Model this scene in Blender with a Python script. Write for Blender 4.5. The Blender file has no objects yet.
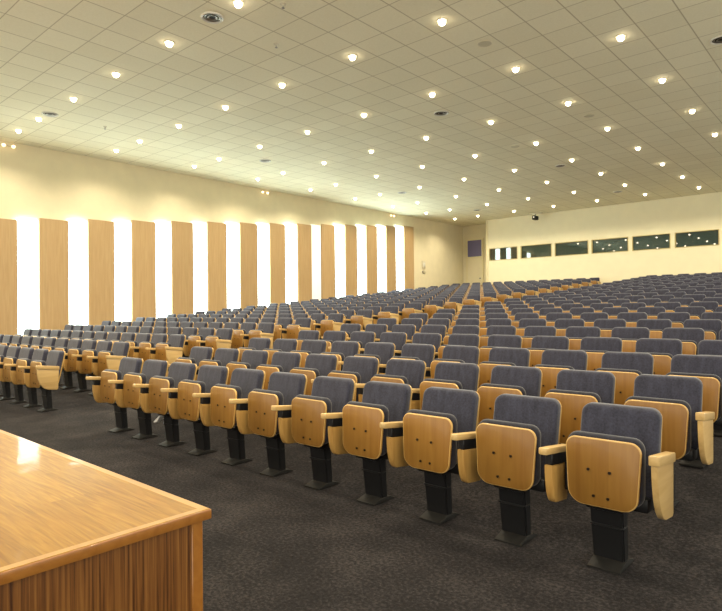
import bpy, bmesh, math, random
from mathutils import Vector, Matrix
random.seed(7)
S = bpy.context.scene
COL = S.collection
PI = math.pi

# ------------------------------------------------------------------ materials
def new_mat(name):
    m = bpy.data.materials.new(name); m.use_nodes = True
    nt = m.node_tree
    return m, nt, nt.nodes['Principled BSDF']

def nd(nt, kind, **kw):
    n = nt.nodes.new(kind)
    for k, v in kw.items(): setattr(n, k, v)
    return n

def ramp(nt, stops):
    r = nd(nt, 'ShaderNodeValToRGB')
    el = r.color_ramp.elements
    while len(el) < len(stops): el.new(0.5)
    for e, (p, c) in zip(el, stops):
        e.position = p; e.color = (*c, 1)
    return r

def plain(name, col, rough=.5, metal=0., noise=.0, nscale=20., coat=0., spec=.5):
    m, nt, b = new_mat(name)
    b.inputs['Roughness'].default_value = rough
    b.inputs['Metallic'].default_value = metal
    b.inputs['Coat Weight'].default_value = coat
    b.inputs['Specular IOR Level'].default_value = spec
    if noise:
        tc = nd(nt, 'ShaderNodeTexCoord'); nz = nd(nt, 'ShaderNodeTexNoise')
        nz.inputs['Scale'].default_value = nscale; nz.inputs['Detail'].default_value = 4
        nt.links.new(tc.outputs['Object'], nz.inputs['Vector'])
        r = ramp(nt, [(.3, [c*(1-noise) for c in col]), (.7, [min(1, c*(1+noise)) for c in col])])
        nt.links.new(nz.outputs['Fac'], r.inputs['Fac']); nt.links.new(r.outputs['Color'], b.inputs['Base Color'])
    else:
        b.inputs['Base Color'].default_value = (*col, 1)
    return m

def wood(name, light, dark, axis='Z', grain=22., rough=.4, coat=0., spread=.25, stripe=0., vary=.12):
    """fine grain running along one axis, with an instance-to-instance tone shift"""
    m, nt, b = new_mat(name); L = nt.links
    tc = nd(nt, 'ShaderNodeTexCoord'); mp = nd(nt, 'ShaderNodeMapping')
    sc = {'X': (.06, 1, 1), 'Y': (1, .06, 1), 'Z': (1, 1, .06)}[axis]
    mp.inputs['Scale'].default_value = [s*grain for s in sc]
    L.new(tc.outputs['Object'], mp.inputs['Vector'])
    oi = nd(nt, 'ShaderNodeObjectInfo')
    ad = nd(nt, 'ShaderNodeVectorMath', operation='ADD')
    mu = nd(nt, 'ShaderNodeMath', operation='MULTIPLY'); mu.inputs[1].default_value = 40
    L.new(oi.outputs['Random'], mu.inputs[0])
    L.new(mp.outputs['Vector'], ad.inputs[0]); L.new(mu.outputs[0], ad.inputs[1])
    nz = nd(nt, 'ShaderNodeTexNoise'); nz.inputs['Scale'].default_value = 1.; nz.inputs['Detail'].default_value = 7
    nz.inputs['Distortion'].default_value = .6
    L.new(ad.outputs[0], nz.inputs['Vector'])
    r = ramp(nt, [(.5-spread, dark), (.5+spread, light)])
    L.new(nz.outputs['Fac'], r.inputs['Fac'])
    hv = nd(nt, 'ShaderNodeHueSaturation')
    mr = nd(nt, 'ShaderNodeMapRange'); mr.inputs['To Min'].default_value = 1-vary; mr.inputs['To Max'].default_value = 1+vary
    L.new(oi.outputs['Random'], mr.inputs['Value']); L.new(mr.outputs[0], hv.inputs['Value'])
    L.new(r.outputs['Color'], hv.inputs['Color']); L.new(hv.outputs['Color'], b.inputs['Base Color'])
    b.inputs['Roughness'].default_value = rough; b.inputs['Coat Weight'].default_value = coat
    b.inputs['Coat Roughness'].default_value = .08
    return m

def emitter(name, col, strength):
    m, nt, b = new_mat(name)
    b.inputs['Base Color'].default_value = (.8, .8, .8, 1)
    b.inputs['Emission Color'].default_value = (*col, 1); b.inputs['Emission Strength'].default_value = strength
    return m

def fabric_mat(name, k):
    m, nt, b = new_mat(name); L = nt.links
    tc = nd(nt, 'ShaderNodeTexCoord'); oi = nd(nt, 'ShaderNodeObjectInfo')
    ad = nd(nt, 'ShaderNodeVectorMath', operation='ADD')
    L.new(tc.outputs['Object'], ad.inputs[0]); L.new(oi.outputs['Random'], ad.inputs[1])
    nz = nd(nt, 'ShaderNodeTexNoise'); nz.inputs['Scale'].default_value = 90; nz.inputs['Detail'].default_value = 5
    n2 = nd(nt, 'ShaderNodeTexNoise'); n2.inputs['Scale'].default_value = 1.; n2.inputs['Detail'].default_value = 3
    mp = nd(nt, 'ShaderNodeMapping'); mp.inputs['Scale'].default_value = (28, 28, 3)
    L.new(ad.outputs[0], nz.inputs['Vector']); L.new(ad.outputs[0], mp.inputs['Vector']); L.new(mp.outputs[0], n2.inputs['Vector'])
    mx = nd(nt, 'ShaderNodeMix', data_type='FLOAT'); mx.inputs['Factor'].default_value = .45
    L.new(nz.outputs['Fac'], mx.inputs['A']); L.new(n2.outputs['Fac'], mx.inputs['B'])
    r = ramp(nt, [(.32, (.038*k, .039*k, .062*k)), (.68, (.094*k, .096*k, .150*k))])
    L.new(mx.outputs['Result'], r.inputs['Fac']); L.new(r.outputs['Color'], b.inputs['Base Color'])
    b.inputs['Roughness'].default_value = .9
    b.inputs['Sheen Weight'].default_value = .35; b.inputs['Sheen Roughness'].default_value = .5
    b.inputs['Specular IOR Level'].default_value = .2
    bp = nd(nt, 'ShaderNodeBump'); bp.inputs['Strength'].default_value = .35; bp.inputs['Distance'].default_value = .004
    L.new(mx.outputs['Result'], bp.inputs['Height']); L.new(bp.outputs['Normal'], b.inputs['Normal'])
    return m

def carpet_mat():
    m, nt, b = new_mat('dark_carpet'); L = nt.links
    tc = nd(nt, 'ShaderNodeTexCoord')
    nz = nd(nt, 'ShaderNodeTexNoise'); nz.inputs['Scale'].default_value = 48; nz.inputs['Detail'].default_value = 8; nz.inputs['Roughness'].default_value = .75
    n2 = nd(nt, 'ShaderNodeTexNoise'); n2.inputs['Scale'].default_value = 2.5; n2.inputs['Detail'].default_value = 4
    L.new(tc.outputs['Object'], nz.inputs['Vector']); L.new(tc.outputs['Object'], n2.inputs['Vector'])
    mx = nd(nt, 'ShaderNodeMix', data_type='FLOAT'); mx.inputs['Factor'].default_value = .25
    L.new(nz.outputs['Fac'], mx.inputs['A']); L.new(n2.outputs['Fac'], mx.inputs['B'])
    r = ramp(nt, [(.36, (.006, .0055, .0065)), (.5, (.020, .018, .0195)), (.66, (.066, .058, .058))])
    L.new(mx.outputs['Result'], r.inputs['Fac']); L.new(r.outputs['Color'], b.inputs['Base Color'])
    b.inputs['Roughness'].default_value = .95; b.inputs['Specular IOR Level'].default_value = .15
    bp = nd(nt, 'ShaderNodeBump'); bp.inputs['Strength'].default_value = .5; bp.inputs['Distance'].default_value = .01
    L.new(nz.outputs['Fac'], bp.inputs['Height']); L.new(bp.outputs['Normal'], b.inputs['Normal'])
    return m

def ceiling_mat():
    """mineral-fibre tiles, 0.60 x 0.589 m, thin dark joints"""
    m, nt, b = new_mat('ceiling_tiles'); L = nt.links
    tc = nd(nt, 'ShaderNodeTexCoord'); sp = nd(nt, 'ShaderNodeSeparateXYZ'); L.new(tc.outputs['Object'], sp.inputs[0])
    def joint(out, size, phase, half):
        a = nd(nt, 'ShaderNodeMath', operation='SUBTRACT'); a.inputs[1].default_value = phase; L.new(out, a.inputs[0])
        d = nd(nt, 'ShaderNodeMath', operation='DIVIDE'); d.inputs[1].default_value = size; L.new(a.outputs[0], d.inputs[0])
        p = nd(nt, 'ShaderNodeMath', operation='PINGPONG'); p.inputs[1].default_value = .5; L.new(d.outputs[0], p.inputs[0])
        mr = nd(nt, 'ShaderNodeMapRange', interpolation_type='SMOOTHSTEP'); mr.inputs['From Min'].default_value = half*.3/size; mr.inputs['From Max'].default_value = half*1.6/size
        mr.inputs['To Min'].default_value = 1; mr.inputs['To Max'].default_value = 0
        L.new(p.outputs[0], mr.inputs['Value'])
        fl = nd(nt, 'ShaderNodeMath', operation='FLOOR'); L.new(d.outputs[0], fl.inputs[0])
        return mr.outputs[0], fl.outputs[0]
    jx, ix = joint(sp.outputs['X'], .6, -2.727, .009)
    jy, iy = joint(sp.outputs['Y'], .588, 4.679, .007)
    mxj = nd(nt, 'ShaderNodeMath', operation='MAXIMUM'); L.new(jx, mxj.inputs[0]); L.new(jy, mxj.inputs[1])
    cb = nd(nt, 'ShaderNodeCombineXYZ'); L.new(ix, cb.inputs[0]); L.new(iy, cb.inputs[1])
    wn = nd(nt, 'ShaderNodeTexWhiteNoise'); L.new(cb.outputs[0], wn.inputs['Vector'])
    nz = nd(nt, 'ShaderNodeTexNoise'); nz.inputs['Scale'].default_value = 38; nz.inputs['Detail'].default_value = 6; nz.inputs['Roughness'].default_value = .7
    L.new(tc.outputs['Object'], nz.inputs['Vector'])
    mx = nd(nt, 'ShaderNodeMix', data_type='FLOAT'); mx.inputs['Factor'].default_value = .22
    L.new(nz.outputs['Fac'], mx.inputs['A']); L.new(wn.outputs['Value'], mx.inputs['B'])
    r = ramp(nt, [(.25, (.80, .75, .545)), (.75, (.91, .865, .66))])
    L.new(mx.outputs['Result'], r.inputs['Fac'])
    mc = nd(nt, 'ShaderNodeMix', data_type='RGBA'); mc.inputs['B'].default_value = (.51, .45, .29, 1)
    L.new(mxj.outputs[0], mc.inputs['Factor']); L.new(r.outputs['Color'], mc.inputs['A'])
    L.new(mc.outputs['Result'], b.inputs['Base Color'])
    b.inputs['Roughness'].default_value = .9
    return m

def stage_top_mat():
    """varnished boards running along X"""
    m, nt, b = new_mat('stage_boards'); L = nt.links
    tc = nd(nt, 'ShaderNodeTexCoord')
    br = nd(nt, 'ShaderNodeTexBrick'); br.offset = .37; br.offset_frequency = 2
    br.inputs['Scale'].default_value = 1; br.inputs['Brick Width'].default_value = 1.15; br.inputs['Row Height'].default_value = .165
    br.inputs['Mortar Size'].default_value = .0012; br.inputs['Mortar Smooth'].default_value = .1; br.inputs['Bias'].default_value = 0
    br.inputs['Color1'].default_value = (0, 0, 0, 1); br.inputs['Color2'].default_value = (1, 1, 1, 1); br.inputs['Mortar'].default_value = (.2, .2, .2, 1)
    L.new(tc.outputs['Object'], br.inputs['Vector'])
    mp = nd(nt, 'ShaderNodeMapping'); mp.inputs['Scale'].default_value = (3.6, 58, 58); L.new(tc.outputs['Object'], mp.inputs['Vector'])
    ad = nd(nt, 'ShaderNodeVectorMath', operation='MULTIPLY_ADD'); ad.inputs[1].default_value = (7, 7, 7)
    L.new(br.outputs['Color'], ad.inputs[0]); L.new(mp.outputs[0], ad.inputs[2])
    nz = nd(nt, 'ShaderNodeTexNoise'); nz.inputs['Scale'].default_value = 1; nz.inputs['Detail'].default_value = 8; nz.inputs['Distortion'].default_value = 1.1
    L.new(ad.outputs[0], nz.inputs['Vector'])
    g = ramp(nt, [(.25, (.22, .098, .006)), (.5, (.315, .156, .011)), (.78, (.42, .225, .022))]); L.new(nz.outputs['Fac'], g.inputs['Fac'])
    t = ramp(nt, [(0, (.88, .84, .78)), (1, (1.10, 1.10, 1.08))]); L.new(br.outputs['Color'], t.inputs['Fac'])
    mu = nd(nt, 'ShaderNodeMix', data_type='RGBA', blend_type='MULTIPLY'); mu.inputs['Factor'].default_value = 1
    L.new(g.outputs['Color'], mu.inputs['A']); L.new(t.outputs['Color'], mu.inputs['B'])
    mo = nd(nt, 'ShaderNodeMix', data_type='RGBA'); mo.inputs['B'].default_value = (.32, .16, .02, 1)
    L.new(br.outputs['Fac'], mo.inputs['Factor']); L.new(mu.outputs['Result'], mo.inputs['A'])
    L.new(mo.outputs['Result'], b.inputs['Base Color'])
    b.inputs['Roughness'].default_value = .4; b.inputs['Specular IOR Level'].default_value = .12
    b.inputs['Coat Weight'].default_value = .26; b.inputs['Coat Roughness'].default_value = .07
    bp = nd(nt, 'ShaderNodeBump'); bp.inputs['Strength'].default_value = .05; bp.inputs['Distance'].default_value = .02
    n3 = nd(nt, 'ShaderNodeTexNoise'); n3.inputs['Scale'].default_value = 9; L.new(tc.outputs['Object'], n3.inputs['Vector'])
    L.new(n3.outputs['Fac'], bp.inputs['Height']); L.new(bp.outputs['Normal'], b.inputs['Coat Normal'])
    return m

def stage_side_mat():
    """zebra-striped veneer, stripes upright"""
    m, nt, b = new_mat('stage_veneer'); L = nt.links
    tc = nd(nt, 'ShaderNodeTexCoord')
    mp = nd(nt, 'ShaderNodeMapping'); mp.inputs['Scale'].default_value = (95, 95, 1.5); L.new(tc.outputs['Object'], mp.inputs['Vector'])
    nz = nd(nt, 'ShaderNodeTexNoise'); nz.inputs['Scale'].default_value = 1; nz.inputs['Detail'].default_value = 6; nz.inputs['Roughness'].default_value = .62
    L.new(mp.outputs[0], nz.inputs['Vector'])
    g = ramp(nt, [(.36, (.055, .018, .004)), (.46, (.145, .052, .010)), (.58, (.225, .090, .019)), (.75, (.31, .14, .034))])
    L.new(nz.outputs['Fac'], g.inputs['Fac']); L.new(g.outputs['Color'], b.inputs['Base Color'])
    b.inputs['Roughness'].default_value = .35; b.inputs['Coat Weight'].default_value = .2; b.inputs['Coat Roughness'].default_value = .15
    return m

M = dict(
    wall=plain('cream_paint', (.79, .71, .49), .75, noise=.03, nscale=3),
    backwall=plain('cream_paint_pale', (.86, .79, .55), .75, noise=.02, nscale=3),
    ceil=ceiling_mat(), carpet=carpet_mat(), fabric=fabric_mat('grey_fabric', .54), fabric_shade=fabric_mat('shaded_grey_fabric', .27),  # second fabric is the first darkened: cushion shade put into the colour
    piping=plain('dark_fabric_edge', (.020, .019, .024), .95, noise=.2, nscale=80),
    ply=wood('beech_ply', (.325, .162, .030), (.24, .107, .017), 'Z', 26, .38, .15),
    edge=wood('pale_ply_edge', (.66, .42, .14), (.54, .32, .09), 'X', 30, .4, .1),
    arm=wood('pale_beech', (.70, .48, .20), (.57, .36, .13), 'Y', 30, .38, .25),
    armpanel=wood('beech_support', (.56, .33, .095), (.43, .225, .055), 'Z', 24, .4, .15),
    black=plain('black_metal', (.008, .008, .009), .42, noise=.1),
    foot=plain('worn_black_metal', (.014, .013, .012), .6, metal=.0, spec=.3, noise=.25, nscale=30),
    screw=plain('dark_screw', (.03, .02, .015), .35, metal=.6),
    panel=wood('oak_wall_panel', (.50, .345, .175), (.42, .275, .125), 'Z', 24, .5, 0, vary=.07),
    paneledge=plain('oak_edge', (.62, .42, .2), .5),
    strip=emitter('lit_diffuser', (.80, 1.0, .96), 8.5),
    dimstrip=emitter('dim_diffuser', (1.0, .96, .74), .5),
    bulb=emitter('downlight_lamp', (1.0, .84, .58), 14),
    smallbulb=emitter('small_lamp', (1.0, .72, .40), 2),
    white=plain('white_enamel', (.72, .70, .62), .4, noise=.03),
    trimring=plain('cream_enamel', (.66, .60, .44), .4),
    duct=plain('duct_black', (.012, .011, .010), .7),
    vane=plain('brushed_metal', (.30, .28, .24), .35, metal=.8),
    speaker=plain('grille_beige', (.62, .58, .42), .7, noise=.1, nscale=200),
    frame=plain('cream_frame', (.80, .71, .44), .5),
    gold=plain('ochre_frame', (.56, .45, .19), .45),
    glass=plain('dark_glass', (.006, .030, .028), .02),
    purple=plain('blue_glass', (.17, .16, .33), .2),
    stop=stage_top_mat(), sside=stage_side_mat(),
    sedge=wood('stage_lipping', (.36, .145, .026), (.27, .10, .015), 'X', 26, .3, .4),
    sborder=wood('stage_border', (.44, .23, .032), (.35, .165, .018), 'X', 26, .4, .2),
    paper=plain('white_paper', (.8, .8, .76), .7),
    rail=wood('brown_rail', (.30, .14, .04), (.20, .085, .022), 'X', 20, .4),
)
M['glass'].node_tree.nodes['Principled BSDF'].inputs['IOR'].default_value = 2.1

# ------------------------------------------------------------------ geometry helpers
def link(name, bm, mats, parent=None, smooth=True):
    me = bpy.data.meshes.new(name); bm.normal_update(); bm.to_mesh(me); bm.free()
    for m in (mats if isinstance(mats, (list, tuple)) else [mats]): me.materials.append(m)
    if smooth:
        me.polygons.foreach_set('use_smooth', [True]*len(me.polygons))
        try: me.set_sharp_from_angle(angle=math.radians(38))
        except Exception: pass
    o = bpy.data.objects.new(name, me); COL.objects.link(o)
    if parent is not None: o.parent = parent
    return o

def box(bm, lo, hi, bev=0., seg=2, mi=0):
    r = bmesh.ops.create_cube(bm, size=1)
    for v in r['verts']:
        v.co = Vector([lo[i] + (v.co[i]+.5)*(hi[i]-lo[i]) for i in range(3)])
    fs = list({f for v in r['verts'] for f in v.link_faces})
    for f in fs: f.material_index = mi
    if bev:
        es = list({e for v in r['verts'] for e in v.link_edges})
        rb = bmesh.ops.bevel(bm, geom=es, offset=bev, segments=seg, affect='EDGES', profile=.5)
        for f in rb['faces']: f.material_index = mi

def prism(bm, outline, a, b, axis='Y', bev=0., seg=2, mi=0):
    """outline: list of 2D points in the plane across `axis`; extruded from a to b"""
    def P(p, t):
        return Vector((p[0], t, p[1])) if axis == 'Y' else (Vector((t, p[0], p[1])) if axis == 'X' else Vector((p[0], p[1], t)))
    va = [bm.verts.new(P(p, a)) for p in outline]; vb = [bm.verts.new(P(p, b)) for p in outline]
    n = len(outline); fs = [bm.faces.new(va), bm.faces.new(list(reversed(vb)))]
    caps = fs[:]
    for i in range(n):
        fs.append(bm.faces.new((va[i], vb[i], vb[(i+1) % n], va[(i+1) % n])))
    for f in fs: f.material_index = mi
    bmesh.ops.recalc_face_normals(bm, faces=fs)
    if bev:
        es = list({e for f in caps for e in f.edges})
        rb = bmesh.ops.bevel(bm, geom=es, offset=bev, segments=seg, affect='EDGES', profile=.5)
        for f in rb['faces']: f.material_index = mi
    return va + vb

def rrect(w, h, rt, rb, z0=0., n=5, wb=None):
    """rounded rectangle outline, centred in x, from z0 up; wb: width at the bottom"""
    wb = w if wb is None else wb
    pts = []
    for cx, cz, r, a0 in ((wb/2-rb, z0+rb, rb, -PI/2), (w/2-rt, z0+h-rt, rt, 0), (-w/2+rt, z0+h-rt, rt, PI/2), (-wb/2+rb, z0+rb, rb, PI)):
        for k in range(n+1):
            a = a0 + PI/2*k/n
            pts.append((cx+r*math.cos(a), cz+r*math.sin(a)))
    return pts

def disc_ring(bm, r0, r1, z0, z1, n=28, mi=0):
    """flat ring, r0<r1, between z0 and z1"""
    rings = []
    for r, z in ((r0, z0), (r1, z0), (r1, z1), (r0, z1)):
        rings.append([bm.verts.new((r*math.cos(2*PI*k/n), r*math.sin(2*PI*k/n), z)) for k in range(n)])
    fs = []
    for j in range(4):
        A, B = rings[j], rings[(j+1) % 4]
        for k in range(n): fs.append(bm.faces.new((A[k], A[(k+1) % n], B[(k+1) % n], B[k])))
    for f in fs: f.material_index = mi
    bmesh.ops.recalc_face_normals(bm, faces=fs)

def lathe(bm, prof, n=24, mi=0):
    rings = []
    for r, z in prof:
        rings.append([bm.verts.new((r*math.cos(2*PI*k/n), r*math.sin(2*PI*k/n), z)) for k in range(n)] if r > 1e-6 else [bm.verts.new((0, 0, z))])
    fs = []
    for A, B in zip(rings, rings[1:]):
        for k in range(n):
            q = [A[k % len(A)], A[(k+1) % n % len(A)], B[(k+1) % n % len(B)], B[k % len(B)]]
            u = []
            for v in q:
                if v not in u: u.append(v)
            if len(u) > 2: fs.append(bm.faces.new(u))
    for f in fs: f.material_index = mi
    bmesh.ops.recalc_face_normals(bm, faces=fs)

def thing(name, label, cat, loc=(0, 0, 0), group=None, rz=0.):
    o = bpy.data.objects.new(name, None); COL.objects.link(o)
    o.empty_display_size = .1
    o.location = loc; o.rotation_euler = (0, 0, rz)
    tag(o, label, cat, group); o['kind'] = 'thing'
    return o
def tag(o, label, cat, group=None):
    o['label'] = label; o['category'] = cat
    if group: o['group'] = group
    return o
def struct(o, label=None):
    o['kind'] = 'structure'
    if label: o['label'] = label
    return o
def dup(root, loc, label, group=None):
    r = root.copy(); COL.objects.link(r); r.location = loc; r['label'] = label
    if group: r['group'] = group
    for ch in list(root.children):
        c = ch.copy(); COL.objects.link(c); c.parent = r
        for g in list(ch.children):
            d = g.copy(); COL.objects.link(d); d.parent = c
    return r

ORD = 'first second third fourth fifth sixth seventh eighth ninth tenth eleventh twelfth thirteenth fourteenth fifteenth sixteenth seventeenth eighteenth nineteenth twentieth twenty-first twenty-second twenty-third twenty-fourth'.split()

# ------------------------------------------------------------------ camera
CAM_H = 1.42
F, YAW, PIT, ROLL = 586.7, .7247, .0068, -.0094
cd = bpy.data.cameras.new('camera'); cam = bpy.data.objects.new('camera', cd); COL.objects.link(cam)
cd.sensor_fit = 'HORIZONTAL'; cd.sensor_width = 36; cd.lens = 36*F/722; cd.clip_start = .05; cd.clip_end = 200
cam.matrix_world = Matrix.Translation((0, 0, CAM_H)) @ Matrix.Rotation(YAW, 4, 'Z') @ Matrix.Rotation(PI/2+PIT, 4, 'X') @ Matrix.Rotation(ROLL, 4, 'Z')
S.camera = cam
def seen_at(X, Y, Z):
    """where a place of the hall shows from the photographer's spot; used only to leave out what is far outside the view"""
    c, s = math.cos(YAW), math.sin(YAW)
    xc = c*X+s*Y; zc = -s*X+c*Y
    return (361+F*xc/zc, 305.5-F*(Z-CAM_H)/zc, zc) if zc > .1 else (-9999, 0, zc)

# ------------------------------------------------------------------ the hall
PITCH_Y = .9815; Y0 = 3.38; NROW = 23
def rise(i): return .0779*i + .0002*i*i
def floor_z(Y):
    t = (Y-Y0)/PITCH_Y
    return 0. if t <= 0 else rise(t)
CEIL = CAM_H + 4.28
XL = -16.28; YB = 25.42; YR = 26.46; XR = 4.5; YF = -4.0; XD = -14.32

bm = bmesh.new()                                      # raked floor
ys = [YF, Y0-.5, Y0] + [Y0+PITCH_Y*k*.5 for k in range(1, 2*NROW+4)]
ys = [y for y in ys if y < YR] + [YR]
prev = None
for y in ys:
    z = floor_z(y)
    cur = [bm.verts.new((x, y, zz)) for x, zz in ((XL, z), (XR, z), (XR, z-.25), (XL, z-.25))]
    if prev:
        for k in range(4): bm.faces.new((prev[k], prev[(k+1) % 4], cur[(k+1) % 4], cur[k]))
    else: bm.faces.new(cur)
    prev = cur
bm.faces.new(list(reversed(prev)))
bmesh.ops.recalc_face_normals(bm, faces=bm.faces[:])
struct(link('floor', bm, M['carpet']), 'dark brown-grey carpeted floor rising gently towards the back of the hall')

bm = bmesh.new(); box(bm, (XL-.2, YF, CEIL), (XR, YR+.2, CEIL+.2))
struct(link('ceiling', bm, M['ceil'], smooth=False), 'flat ceiling of square beige acoustic tiles')
bm = bmesh.new(); box(bm, (XL-.2, YF, -.25), (XL, YR+.2, CEIL))
struct(link('wall_left', bm, M['wall'], smooth=False), 'cream side wall carrying the oak panels and light strips')
bm = bmesh.new(); box(bm, (XL, YR, 0), (XD, YR+.2, CEIL))
struct(link('wall_alcove', bm, M['wall'], smooth=False), 'cream wall of the door alcove in the far corner')

# back wall with six booth windows cut through it
WX = [(-14.18, -12.69), (-12.54, -11.03), (-10.89, -9.39), (-9.26, -7.75), (-7.61, -6.17), (-6.02, -4.50)]
WZ0, WZ1 = CAM_H+2.29, CAM_H+2.90
bm = bmesh.new()
box(bm, (XD, YB, 0), (XR, YB+.18, WZ0)); box(bm, (XD, YB, WZ1), (XR, YB+.18, CEIL))
edges = [XD] + [v for w in WX for v in w] + [XR]
for a, b in zip(edges[0::2], edges[1::2]):
    if b-a > .01: box(bm, (a, YB, WZ0), (b, YB+.18, WZ1))
box(bm, (XD, YB+.18, 0), (XD+.15, YR, CEIL))
struct(link('wall_back', bm, M['backwall'], smooth=False), 'pale cream back wall with the row of control booth windows')
for i, (a, b) in enumerate(WX):
    w = bpy.data.objects.new('window_%d' % (i+1), None); COL.objects.link(w); w.location = ((a+b)/2, YB, WZ0)
    struct(w, 'dark booth window in the back wall, %s from the door' % ORD[i])
    hw = (b-a)/2; hh = WZ1-WZ0
    bm = bmesh.new(); t = .03
    for lo, hi in (((-hw, -.012, 0), (hw, .10, t)), ((-hw, -.012, hh-t), (hw, .10, hh)), ((-hw, -.012, t), (-hw+t, .10, hh-t)), ((hw-t, -.012, t), (hw, .10, hh-t))):
        box(bm, lo, hi, .004, 1)
    link('window_frame', bm, M['gold'], w)
    bm = bmesh.new(); box(bm, (-hw+t, .06, t), (hw-t, .075, hh-t))
    link('pane', bm, M['glass'], w, smooth=False)

# door with a blue glazed panel above, in the alcove
zf = floor_z(YR)
door = bpy.data.objects.new('door_1', None); COL.objects.link(door); door.location = (-15.57, YR, zf)
struct(door, 'cream door with blue glazed panel above it in the far corner')
zt0, zt1 = CAM_H+2.66-zf, CAM_H+3.50-zf
hw = .41
bm = bmesh.new(); box(bm, (-hw, -.045, 0), (hw, 0, zt0-.08), .004, 1); link('door_leaf', bm, M['wall'], door)
bm = bmesh.new()
for lo, hi in (((-hw-.09, -.06, 0), (-hw, 0, zt1+.07)), ((hw, -.06, 0), (hw+.09, 0, zt1+.07)), ((-hw, -.06, zt1), (hw, 0, zt1+.07)), ((-hw, -.06, zt0-.07), (hw, 0, zt0))):
    box(bm, lo, hi, .005, 1)
link('door_frame', bm, M['frame'], door)
bm = bmesh.new(); box(bm, (-hw, -.03, zt0), (hw, 0, zt1)); link('glazed_panel', bm, M['purple'], door, smooth=False)
bm = bmesh.new(); box(bm, (hw-.14, -.075, .98), (hw-.05, -.04, 1.04), .008); link('handle', bm, M['vane'], door)

bm = bmesh.new(); box(bm, (XD-.02, YB-.02, floor_z(YB)), (XD+.10, YB, CEIL), .004, 1)
struct(link('trim_1', bm, M['frame']), 'pale upright corner trim beside the door alcove')
bm = bmesh.new(); box(bm, (XD, YB-.018, floor_z(YB)-.02), (XR, YB, floor_z(YB)+.12), .003, 1)
struct(link('baseboard_back', bm, M['frame']))

# ------------------------------------------------------------------ left wall: oak panels and lit strips
PANELS = [(3.31, 4.03), (4.58, 5.30), (5.81, 6.54), (7.06, 7.79), (8.30, 9.05), (9.58, 10.33), (10.85, 11.59), (12.14, 12.88), (13.43, 14.15),
          (14.75, 15.46), (16.01, 16.75), (17.35, 18.07), (18.65, 19.36), (19.98, 20.66), (21.27, 21.99)]
def pan_z(y): return CAM_H - .54 + .0883*(y-5.81) - .03
PH = 2.97
for k in range(0, 15):
    y0, y1 = PANELS[k]; PW = y1-y0; z = pan_z((y0+y1)/2)
    t = thing('oak_wall_panel', 'tall oak panel on the left wall, %s from the far corner' % ORD[14-k], 'wall panel', (XL, (y0+y1)/2, z), 'oak panels along the left wall')
    bm = bmesh.new(); box(bm, (.085, -PW/2, 0), (.115, PW/2, PH), .002, 1); link('board', bm, M['panel'], t)
    bm = bmesh.new()
    for yy in (-PW/2+.05, PW/2-.09): box(bm, (0, yy, .1), (.085, yy+.04, PH-.05))
    link('mounting_batten', bm, M['paneledge'], t)
    if k < 14:
        ya, yb = y1, PANELS[k+1][0]; z2 = pan_z((ya+yb)/2)
        dim = (k == 9)
        t = thing('wall_light', 'white backlit wall strip, %s from the far corner%s' % (ORD[13-k], ', dimmer than the rest' if dim else ''), 'wall light', (XL, (ya+yb)/2, z2), 'lit strips between the oak panels')
        hw = (yb-ya)/2-.012
        bm = bmesh.new(); box(bm, (0, -hw, .02), (.02, hw, PH-.03)); link('mounting_tray', bm, M['white'], t)
        bm = bmesh.new(); box(bm, (.02, -hw, .0), (.07, hw, PH-.01), .01, 2); link('diffuser', bm, M['dimstrip' if dim else 'strip'], t)

# small fittings on the left wall
for nm, y in (('near the stage', 5.12), ('above the middle panels', 13.25), ('towards the far corner', 20.46)):
    t = thing('twin_spotlight', 'small twin-bulb fitting at the top of the left wall, %s' % nm, 'light', (XL, y, CEIL-.10), 'twin fittings along the left wall top')
    bm = bmesh.new(); box(bm, (0, -.13, -.02), (.05, .13, .025), .008); link('base', bm, M['trimring'], t)
    for s in (-1, 1):
        bm = bmesh.new(); lathe(bm, [(0, -.06), (.03, -.05), (.045, -.02), (.045, .0), (.02, .02), (0, .02)], 16)
        bmesh.ops.transform(bm, matrix=Matrix.Translation((.09, s*.11, -.01)), verts=bm.verts[:]); link('bulb', bm, M['smallbulb'], t)
t = thing('framed_wall_fitting', 'small framed fitting on the left wall beyond the last panel', 'fitting', (XL, 22.9, CAM_H+1.86))  # framed box whose use is not known
bm = bmesh.new(); box(bm, (0, -.14, .06), (.035, .14, .42), .01); link('case', bm, M['trimring'], t)
bm = bmesh.new(); box(bm, (.035, -.085, .14), (.045, .085, .34), .006); link('face_plate', bm, M['white'], t)
t2 = thing('dark_wall_fitting', 'small dark fitting under the framed one on the left wall', 'fitting', (XL, 22.9, CAM_H+1.70))  # lower box, likewise of unknown use
bm = bmesh.new(); box(bm, (0, -.11, 0), (.04, .11, .11), .008); link('case', bm, M['vane'], t2)
bm = bmesh.new(); box(bm, (.04, -.07, .03), (.048, .07, .08), .004); link('face_plate', bm, M['frame'], t2)

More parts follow.
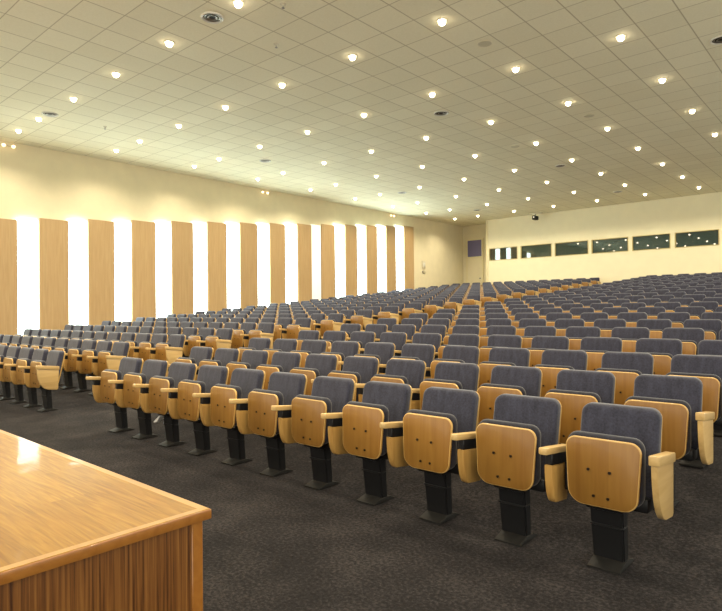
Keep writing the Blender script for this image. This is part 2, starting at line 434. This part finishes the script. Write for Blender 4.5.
# ------------------------------------------------------------------ ceiling fittings
LX = [-3.027-1.80*c for c in range(7)] + [-15.07]
LY = [4.973+2.352*r for r in range(-2, 9)]  # first two rows are out of view, continuing the grid, added for light
def downlight(loc, label):
    t = thing('downlight', label, 'downlight', loc, 'recessed downlights in the ceiling')
    bm = bmesh.new(); disc_ring(bm, .055, .082, -.010, 0, 24); link('trim_ring', bm, M['trimring'], t)
    bm = bmesh.new(); lathe(bm, [(.05, 0), (.052, -.03), (.046, -.052), (.028, -.068), (0, -.073)], 20); link('lamp', bm, M['bulb'], t)
    ld = bpy.data.lights.get('downlight_beam')
    if ld is None:
        ld = bpy.data.lights.new('downlight_beam', 'SPOT'); ld.energy = 125; ld.color = (1.0, .87, .64)
        ld.spot_size = math.radians(140); ld.spot_blend = .6; ld.shadow_soft_size = .06
    lo = bpy.data.objects.new('beam', ld); COL.objects.link(lo); lo.parent = t; lo.location = (0, 0, -.085)
    return t
dl0 = None
for c, x in enumerate([-1.227] + LX):  # leading column is unseen as well, added for its light
    for r, y in enumerate(LY):
        lab = 'recessed ceiling downlight, %s row from the back wall, %s from the left wall' % (ORD[10-r], ORD[8-c])
        if dl0 is None: dl0 = downlight((x, y, CEIL), lab)
        else: dup(dl0, (x, y, CEIL), lab)

def diffuser(loc, label, r=.165):
    t = thing('ceiling_vent', label, 'air vent', loc, 'round air diffusers in the ceiling')
    bm = bmesh.new(); lathe(bm, [(r*.80, 0), (r*.80, -.01), (r*.93, -.022), (r, -.012), (r, 0)], 32); link('outer_ring', bm, M['white'], t)
    bm = bmesh.new(); lathe(bm, [(r*.80, -.001), (r*.4, -.003), (0, -.003)], 32); link('duct_mouth', bm, M['duct'], t)
    for q in (.30, .58):
        bm = bmesh.new(); lathe(bm, [(r*q, -.004), (r*(q+.10), -.014), (r*(q+.16), -.014), (r*(q+.05), -.004)], 32); link('vane', bm, M['vane'], t)
    return t
dplace = [(-7.24, 4.97, 'above the front rows'), (-7.14, 10.77, 'over the middle of the hall, near the aisle'), (-7.16, 17.22, 'over the rear rows near the aisle'),
          (-7.25, 22.6, 'close to the booth windows'), (-13.36, 5.03, 'near the left wall at the front'), (-13.12, 10.74, 'near the left wall, second from the stage'),
          (-13.1, 17.13, 'near the left wall, third from the stage'), (-13.1, 22.45, 'near the far corner'), (-1.86, 10.88, 'farthest from the left wall')]
d0 = None
for x, y, w in dplace:
    lab = 'round dark air vent in the ceiling %s' % w
    if d0 is None: d0 = diffuser((x, y, CEIL), lab)
    else: dup(d0, (x, y, CEIL), lab)
s0 = None
for x, y, w in [(-4.74, 8.43, 'over the front centre seats'), (-4.82, 13.18, 'over the middle centre seats'), (-7.2, 14.35, 'above the aisle')]:
    lab = 'flush round beige ceiling speaker %s' % w
    if s0 is None:
        s0 = thing('ceiling_speaker', lab, 'speaker', (x, y, CEIL), 'flush speakers in the ceiling')
        bm = bmesh.new(); lathe(bm, [(.10, 0), (.10, -.006), (0, -.008)], 28); link('grille', bm, M['speaker'], s0)
        bm = bmesh.new(); disc_ring(bm, .10, .112, -.009, 0, 28); link('rim', bm, M['trimring'], s0)
    else: dup(s0, (x, y, CEIL), lab)
s0 = None
for x, y, w in [(-13.36, 6.23, 'near the left wall'), (-7.22, 6.16, 'above the front rows'), (-6.2, 5.42, 'nearest the top edge')]:
    lab = 'small ceiling sprinkler head %s' % w
    if s0 is None:
        s0 = thing('ceiling_sprinkler', lab, 'sprinkler', (x, y, CEIL), 'sprinkler heads in the ceiling')
        bm = bmesh.new(); lathe(bm, [(.045, 0), (.042, -.008), (.018, -.012), (.016, -.03), (0, -.03)], 20); link('base', bm, M['trimring'], s0)
        bm = bmesh.new(); lathe(bm, [(.006, -.03), (.006, -.055), (.022, -.057), (.022, -.062), (0, -.062)], 14); link('deflector', bm, M['vane'], s0)
    else: dup(s0, (x, y, CEIL), lab)

t = thing('security_camera', 'small dark camera hanging from the ceiling by the back wall', 'camera', (-11.58, 25.0, CEIL))
bm = bmesh.new(); box(bm, (-.30, -.08, -.06), (.30, .08, 0), .01); link('mount', bm, M['trimring'], t)
bm = bmesh.new(); box(bm, (-.02, -.02, -.16), (.02, .02, -.05), .004); link('arm', bm, M['vane'], t)
bm = bmesh.new(); box(bm, (-.09, -.20, -.32), (.09, .12, -.15), .025); link('body', bm, M['duct'], t)
bm = bmesh.new(); lathe(bm, [(.035, 0), (.035, .03), (0, .03)], 16)
bmesh.ops.transform(bm, matrix=Matrix.Translation((0, -.19, -.235)) @ Matrix.Rotation(PI/2, 4, 'X'), verts=bm.verts[:]); link('lens', bm, M['glass'], t)

# ------------------------------------------------------------------ stage platform
SZ = CAM_H-.70; SX = -1.79; SY = 1.20; TH = .036
st = thing('stage_platform', 'polished wooden stage platform with striped veneer side, in the near corner', 'stage', (0, 0, 0))
bm = bmesh.new(); box(bm, (-9, -3.6, SZ-.03), (SX-.03, SY-.03, SZ-.0005)); link('stage_top', bm, M['stop'], st, smooth=False)
bm = bmesh.new()
box(bm, (-9, SY-.03, SZ-.03), (SX, SY, SZ)); link('border_board', bm, M['sborder'], st, smooth=False)
bm = bmesh.new(); box(bm, (SX-.03, -3.6, SZ-.03), (SX, SY-.03, SZ)); link('border_board', bm, M['sborder'], st, smooth=False)
bm = bmesh.new(); box(bm, (SX-.02, -3.6, SZ-TH), (SX+.006, SY+.006, SZ-.002), .003, 2)
box(bm, (-9, SY-.02, SZ-TH), (SX-.02, SY+.006, SZ-.002), .003, 2); link('edge_lipping', bm, M['sedge'], st)
bm = bmesh.new(); box(bm, (-8.95, -3.55, 0), (SX-.022, SY-.022, SZ-TH), .0, 1); link('side_panel', bm, M['sside'], st, smooth=False)
bm = bmesh.new(); box(bm, (SX-.06, SY-.06, 0), (SX-.016, SY-.016, SZ-TH), .003, 1); link('corner_post', bm, M['sedge'], st)

# ------------------------------------------------------------------ one auditorium seat (front towards -Y)
def bend(bm, fn):
    for v in bm.verts: v.co = fn(v.co.copy())

BW = .425
def tilt_back(co):                                     # the backrest leans back towards its top
    co.y += (co.z-.40)*.23 - .02*math.cos(min(1, abs(co.x)/(BW/2))*PI/2)*-1
    return co

def bm_back_cushion():
    bm = bmesh.new()
    o = rrect(BW, .475, .055, .05, .388, 6)
    prism(bm, o, -.055, .020, 'Y', .024, 4)
    bend(bm, tilt_back); return bm
def bm_back_shell():
    bm = bmesh.new()
    o = rrect(BW-.010, .469, .056, .05, .386, 6)
    prism(bm, o, .021, .034, 'Y', .003, 1)
    bend(bm, tilt_back); return bm
def shell_tilt(co):
    co.y += (co.z-.53)*.06
    u = max(0, (.46-co.z))/.12
    co.y += .018*u*u
    return co
PX0 = -.205
def bm_seat_shell():
    """folded-up plywood pan: rounded board with four screw heads and a paler rim"""
    bm = bmesh.new()
    o = rrect(.395, .364, .055, .085, .353, 7, wb=.368)
    prism(bm, o, PX0, PX0+.018, 'Y', .007, 2)
    bm.normal_update()
    for f in bm.faces:
        if abs(f.normal.y) < .97: f.material_index = 1
    for sx, sz in ((-.072, .549), (.040, .546), (-.043, .412), (.032, .409)):
        n = 10
        ring = [(sx+.008*math.cos(2*PI*k/n), sz+.008*math.sin(2*PI*k/n)) for k in range(n)]
        prism(bm, ring, PX0-.003, PX0+.002, 'Y', 0, 1, 2)
    bend(bm, shell_tilt); bmesh.ops.translate(bm, vec=(-.010, 0, 0), verts=bm.verts[:]); return bm
def bm_seat_cushion():
    bm = bmesh.new()
    o = rrect(.404, .360, .06, .07, .376, 6)
    prism(bm, o, PX0+.0185, PX0+.078, 'Y', .026, 4)
    bend(bm, shell_tilt); bmesh.ops.translate(bm, vec=(-.010, 0, 0), verts=bm.verts[:]); return bm
def bm_bracket():
    bm = bmesh.new()
    box(bm, (-.19, -.10, .335), (.19, .03, .41), .012)
    box(bm, (-.256, -.10, .38), (-.222, .0, .54), .008)
    box(bm, (.222, -.10, .38), (.256, .0, .54), .008)
    box(bm, (-.12, -.15, .322), (.08, -.08, .36), .01)
    return bm
def bm_pedestal():
    bm = bmesh.new()
    r = bmesh.ops.create_cube(bm, size=1)
    for v in r['verts']:
        top = v.co.z > 0
        v.co = Vector((v.co.x*(.18 if top else .168)-.03, v.co.y*(.08 if top else .065) + (-.05 if top else -.02), .345 if top else .02))
    bmesh.ops.bevel(bm, geom=bm.edges[:], offset=.008, segments=2, affect='EDGES')
    box(bm, (-.12, -.086, .215), (.06, -.01, .226), .003, 1)
    return bm
def bm_foot():
    bm = bmesh.new()
    prof = [(-.15, 0), (.09, 0), (.09, .01), (.03, .032), (-.05, .036), (-.15, .010)]
    prism(bm, [(p[0], p[1]) for p in prof], -.115, .060, 'X', .005, 2)
    return bm
TILT = .11                                             # the arms fall slightly towards the backrest
def arm_tilt(co):
    co.z -= TILT*(co.y+.30)
    return co
def quarter(y0, y1, ztop, zbot, flat=.42):
    """support panel in side view: straight back edge, front edge curving in towards the bottom"""
    yc = y0 + flat*(y1-y0)
    pts = [(y1, ztop), (y1-.012, zbot+.015), (y1-.025, zbot), (yc, zbot)]
    n = 10
    for k in range(1, n+1):
        a = PI/2*k/n
        pts.append((yc-(yc-y0)*math.sin(a)**.95, ztop-(ztop-zbot)*math.cos(a)**.9 if k < n else ztop))
    return pts
def bm_cap(x, square):
    bm = bmesh.new()
    if square:
        box(bm, (x-.026, -.285, .640), (x+.026, .015, .690), .006, 2)
    else:
        o = rrect(.052, .335, .012, .024, -.335, 5)
        prism(bm, [(x+p[0], p[1]) for p in o], .614, .652, 'Z', .007, 2)
    bend(bm, arm_tilt); return bm
def bm_panel(x, square):
    bm = bmesh.new()
    if square: prism(bm, quarter(-.278, .01, .640, .358, .52), x-.016, x+.016, 'X', .004, 2)
    else: prism(bm, quarter(-.255, -.03, .552, .340, .30), x-.024, x+.024, 'X', .009, 2)
    bend(bm, arm_tilt); return bm
def bm_spacer(x):
    bm = bmesh.new(); box(bm, (x-.02, -.245, .551), (x+.02, -.03, .615), .004, 1); bend(bm, arm_tilt); return bm

ax = -.2835
def make_seat(label, group, end_arm):
    t = thing('auditorium_seat', label, 'seat', (0, 0, 0), group)
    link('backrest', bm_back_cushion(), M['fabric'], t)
    link('back_shell', bm_back_shell(), M['edge'], t)
    sh = link('seat_shell', bm_seat_shell(), [M['ply'], M['edge'], M['screw']], t)
    link('seat_cushion', bm_seat_cushion(), M['fabric_shade'], t)  # darker copy of the backrest fabric carries the cushion's shade
    link('seat_bracket', bm_bracket(), M['black'], t)
    pd = link('pedestal', bm_pedestal(), M['black'], t)
    link('foot_plate', bm_foot(), M['foot'], pd)
    a = link('armrest', bm_cap(ax, False), M['arm'], t)
    link('armrest_support', bm_panel(ax, False), M['armpanel'], a)
    link('armrest_spacer', bm_spacer(ax), M['black'], a)
    if end_arm:
        a = link('end_armrest', bm_cap(.270, True), M['arm'], t)
        link('armrest_support', bm_panel(.270, True), M['arm'], a)
    return t

XC0, PC = -1.108, .567          # centre block: first seat at the right-hand end
XW0, PWX = -9.02, .567            # block beside the left wall: first seat at the aisle
spots = []
for i in range(NROW):
    y = Y0+PITCH_Y*i; z = rise(i)
    for k in range(11):
        spots.append((XC0-PC*k, y, z, 'c', i, k))
    for k in range(13):
        spots.append((XW0-PWX*k, y, z, 'w', i, k))
keep = []
for s in spots:
    u, v, d = seen_at(s[0], s[1], s[2]+.6)
    m = F*.42/d
    if -m < u < 722+m: keep.append(s+(d,))
keep.sort(key=lambda s: s[6])
NSOLO = 300
protos = {}
def seat_label(b, i, k, end):
    blk = 'centre block' if b == 'c' else 'left wall block'
    n = 11-k if b == 'c' else k+1
    base = 'grey folding seat, %s row from the stage, %s from the left aisle, %s' % (ORD[i], ORD[n-1], blk)
    if end: base = 'grey folding seat with pale end armrest, %s row from the stage, %s' % (ORD[i], blk)
    return base
for x, y, z, b, i, k, d in keep[:NSOLO]:
    end = (k == 0)
    lab = seat_label(b, i, k, end); grp = 'folding seats of the centre block' if b == 'c' else 'folding seats of the left wall block'
    if end not in protos:
        o = make_seat(lab, grp, end); o.location = (x, y, z); protos[end] = o
    else:
        dup(protos[end], (x, y, z), lab, grp)
t = thing('paper_sheet', 'small folded white paper tucked under a front row seat of the centre block', 'paper', (XC0-PC*8-.135, Y0-.12, .272))
bm = bmesh.new()
prism(bm, [(-.07, -.035), (.05, .045), (.06, .035), (.0, -.03), (-.055, -.045)], -.03, .03, 'Y', .003, 1)
link('sheet', bm, M['paper'], t)
# the rest, farthest away, as one object
rest = keep[NSOLO:]
if rest:
    mats = [M['fabric'], M['fabric_shade'], M['edge'], M['ply'], M['black'], M['arm'], M['armpanel'], M['screw']]
    mi = {m.name: j for j, m in enumerate(mats)}
    def gather(root):
        V, Fc, Mi = [], [], []
        stack = list(root.children)
        while stack:
            o = stack.pop(); stack += list(o.children); b0 = len(V); me = o.data
            V += [v.co.copy() for v in me.vertices]
            for p in me.polygons:
                Fc.append([b0+q for q in p.vertices]); nm = me.materials[p.material_index].name
                Mi.append(mi.get(nm, 3))
        return V, Fc, Mi
    G = {e: gather(protos[e]) for e in protos}
    V, Fc, Mi = [], [], []
    for x, y, z, b, i, k, d in rest:
        v, f, m = G[k == 0]; b0 = len(V); off = Vector((x, y, z))
        V += [q+off for q in v]; Fc += [[b0+q for q in p] for p in f]; Mi += m
    me = bpy.data.meshes.new('distant_seats'); me.from_pydata(V, [], Fc)
    for m in mats: me.materials.append(m)
    me.polygons.foreach_set('material_index', Mi)
    me.polygons.foreach_set('use_smooth', [True]*len(me.polygons))
    try: me.set_sharp_from_angle(angle=math.radians(38))
    except Exception: pass
    o = bpy.data.objects.new('distant_seats', me); COL.objects.link(o)
    o['kind'] = 'stuff'; tag(o, 'farthest rows of grey folding seats below the booth windows', 'seats')
print('SEATS', len(keep), len(rest), len(rest) and min(r[6] for r in rest))

# ------------------------------------------------------------------ light
w = bpy.data.worlds.new('hall_ambient'); S.world = w; w.use_nodes = True
bg = w.node_tree.nodes['Background']
bg.inputs['Color'].default_value = (1.0, .96, .83, 1); bg.inputs['Strength'].default_value = 1.7  # even fill light added, entering by the unbuilt right and front sides

S.view_settings.view_transform = 'Standard'; S.view_settings.look = 'None'
S.view_settings.exposure = .24; S.view_settings.gamma = 1.; S.view_settings.use_curve_mapping = False
S.cycles.max_bounces = 6; S.cycles.diffuse_bounces = 3
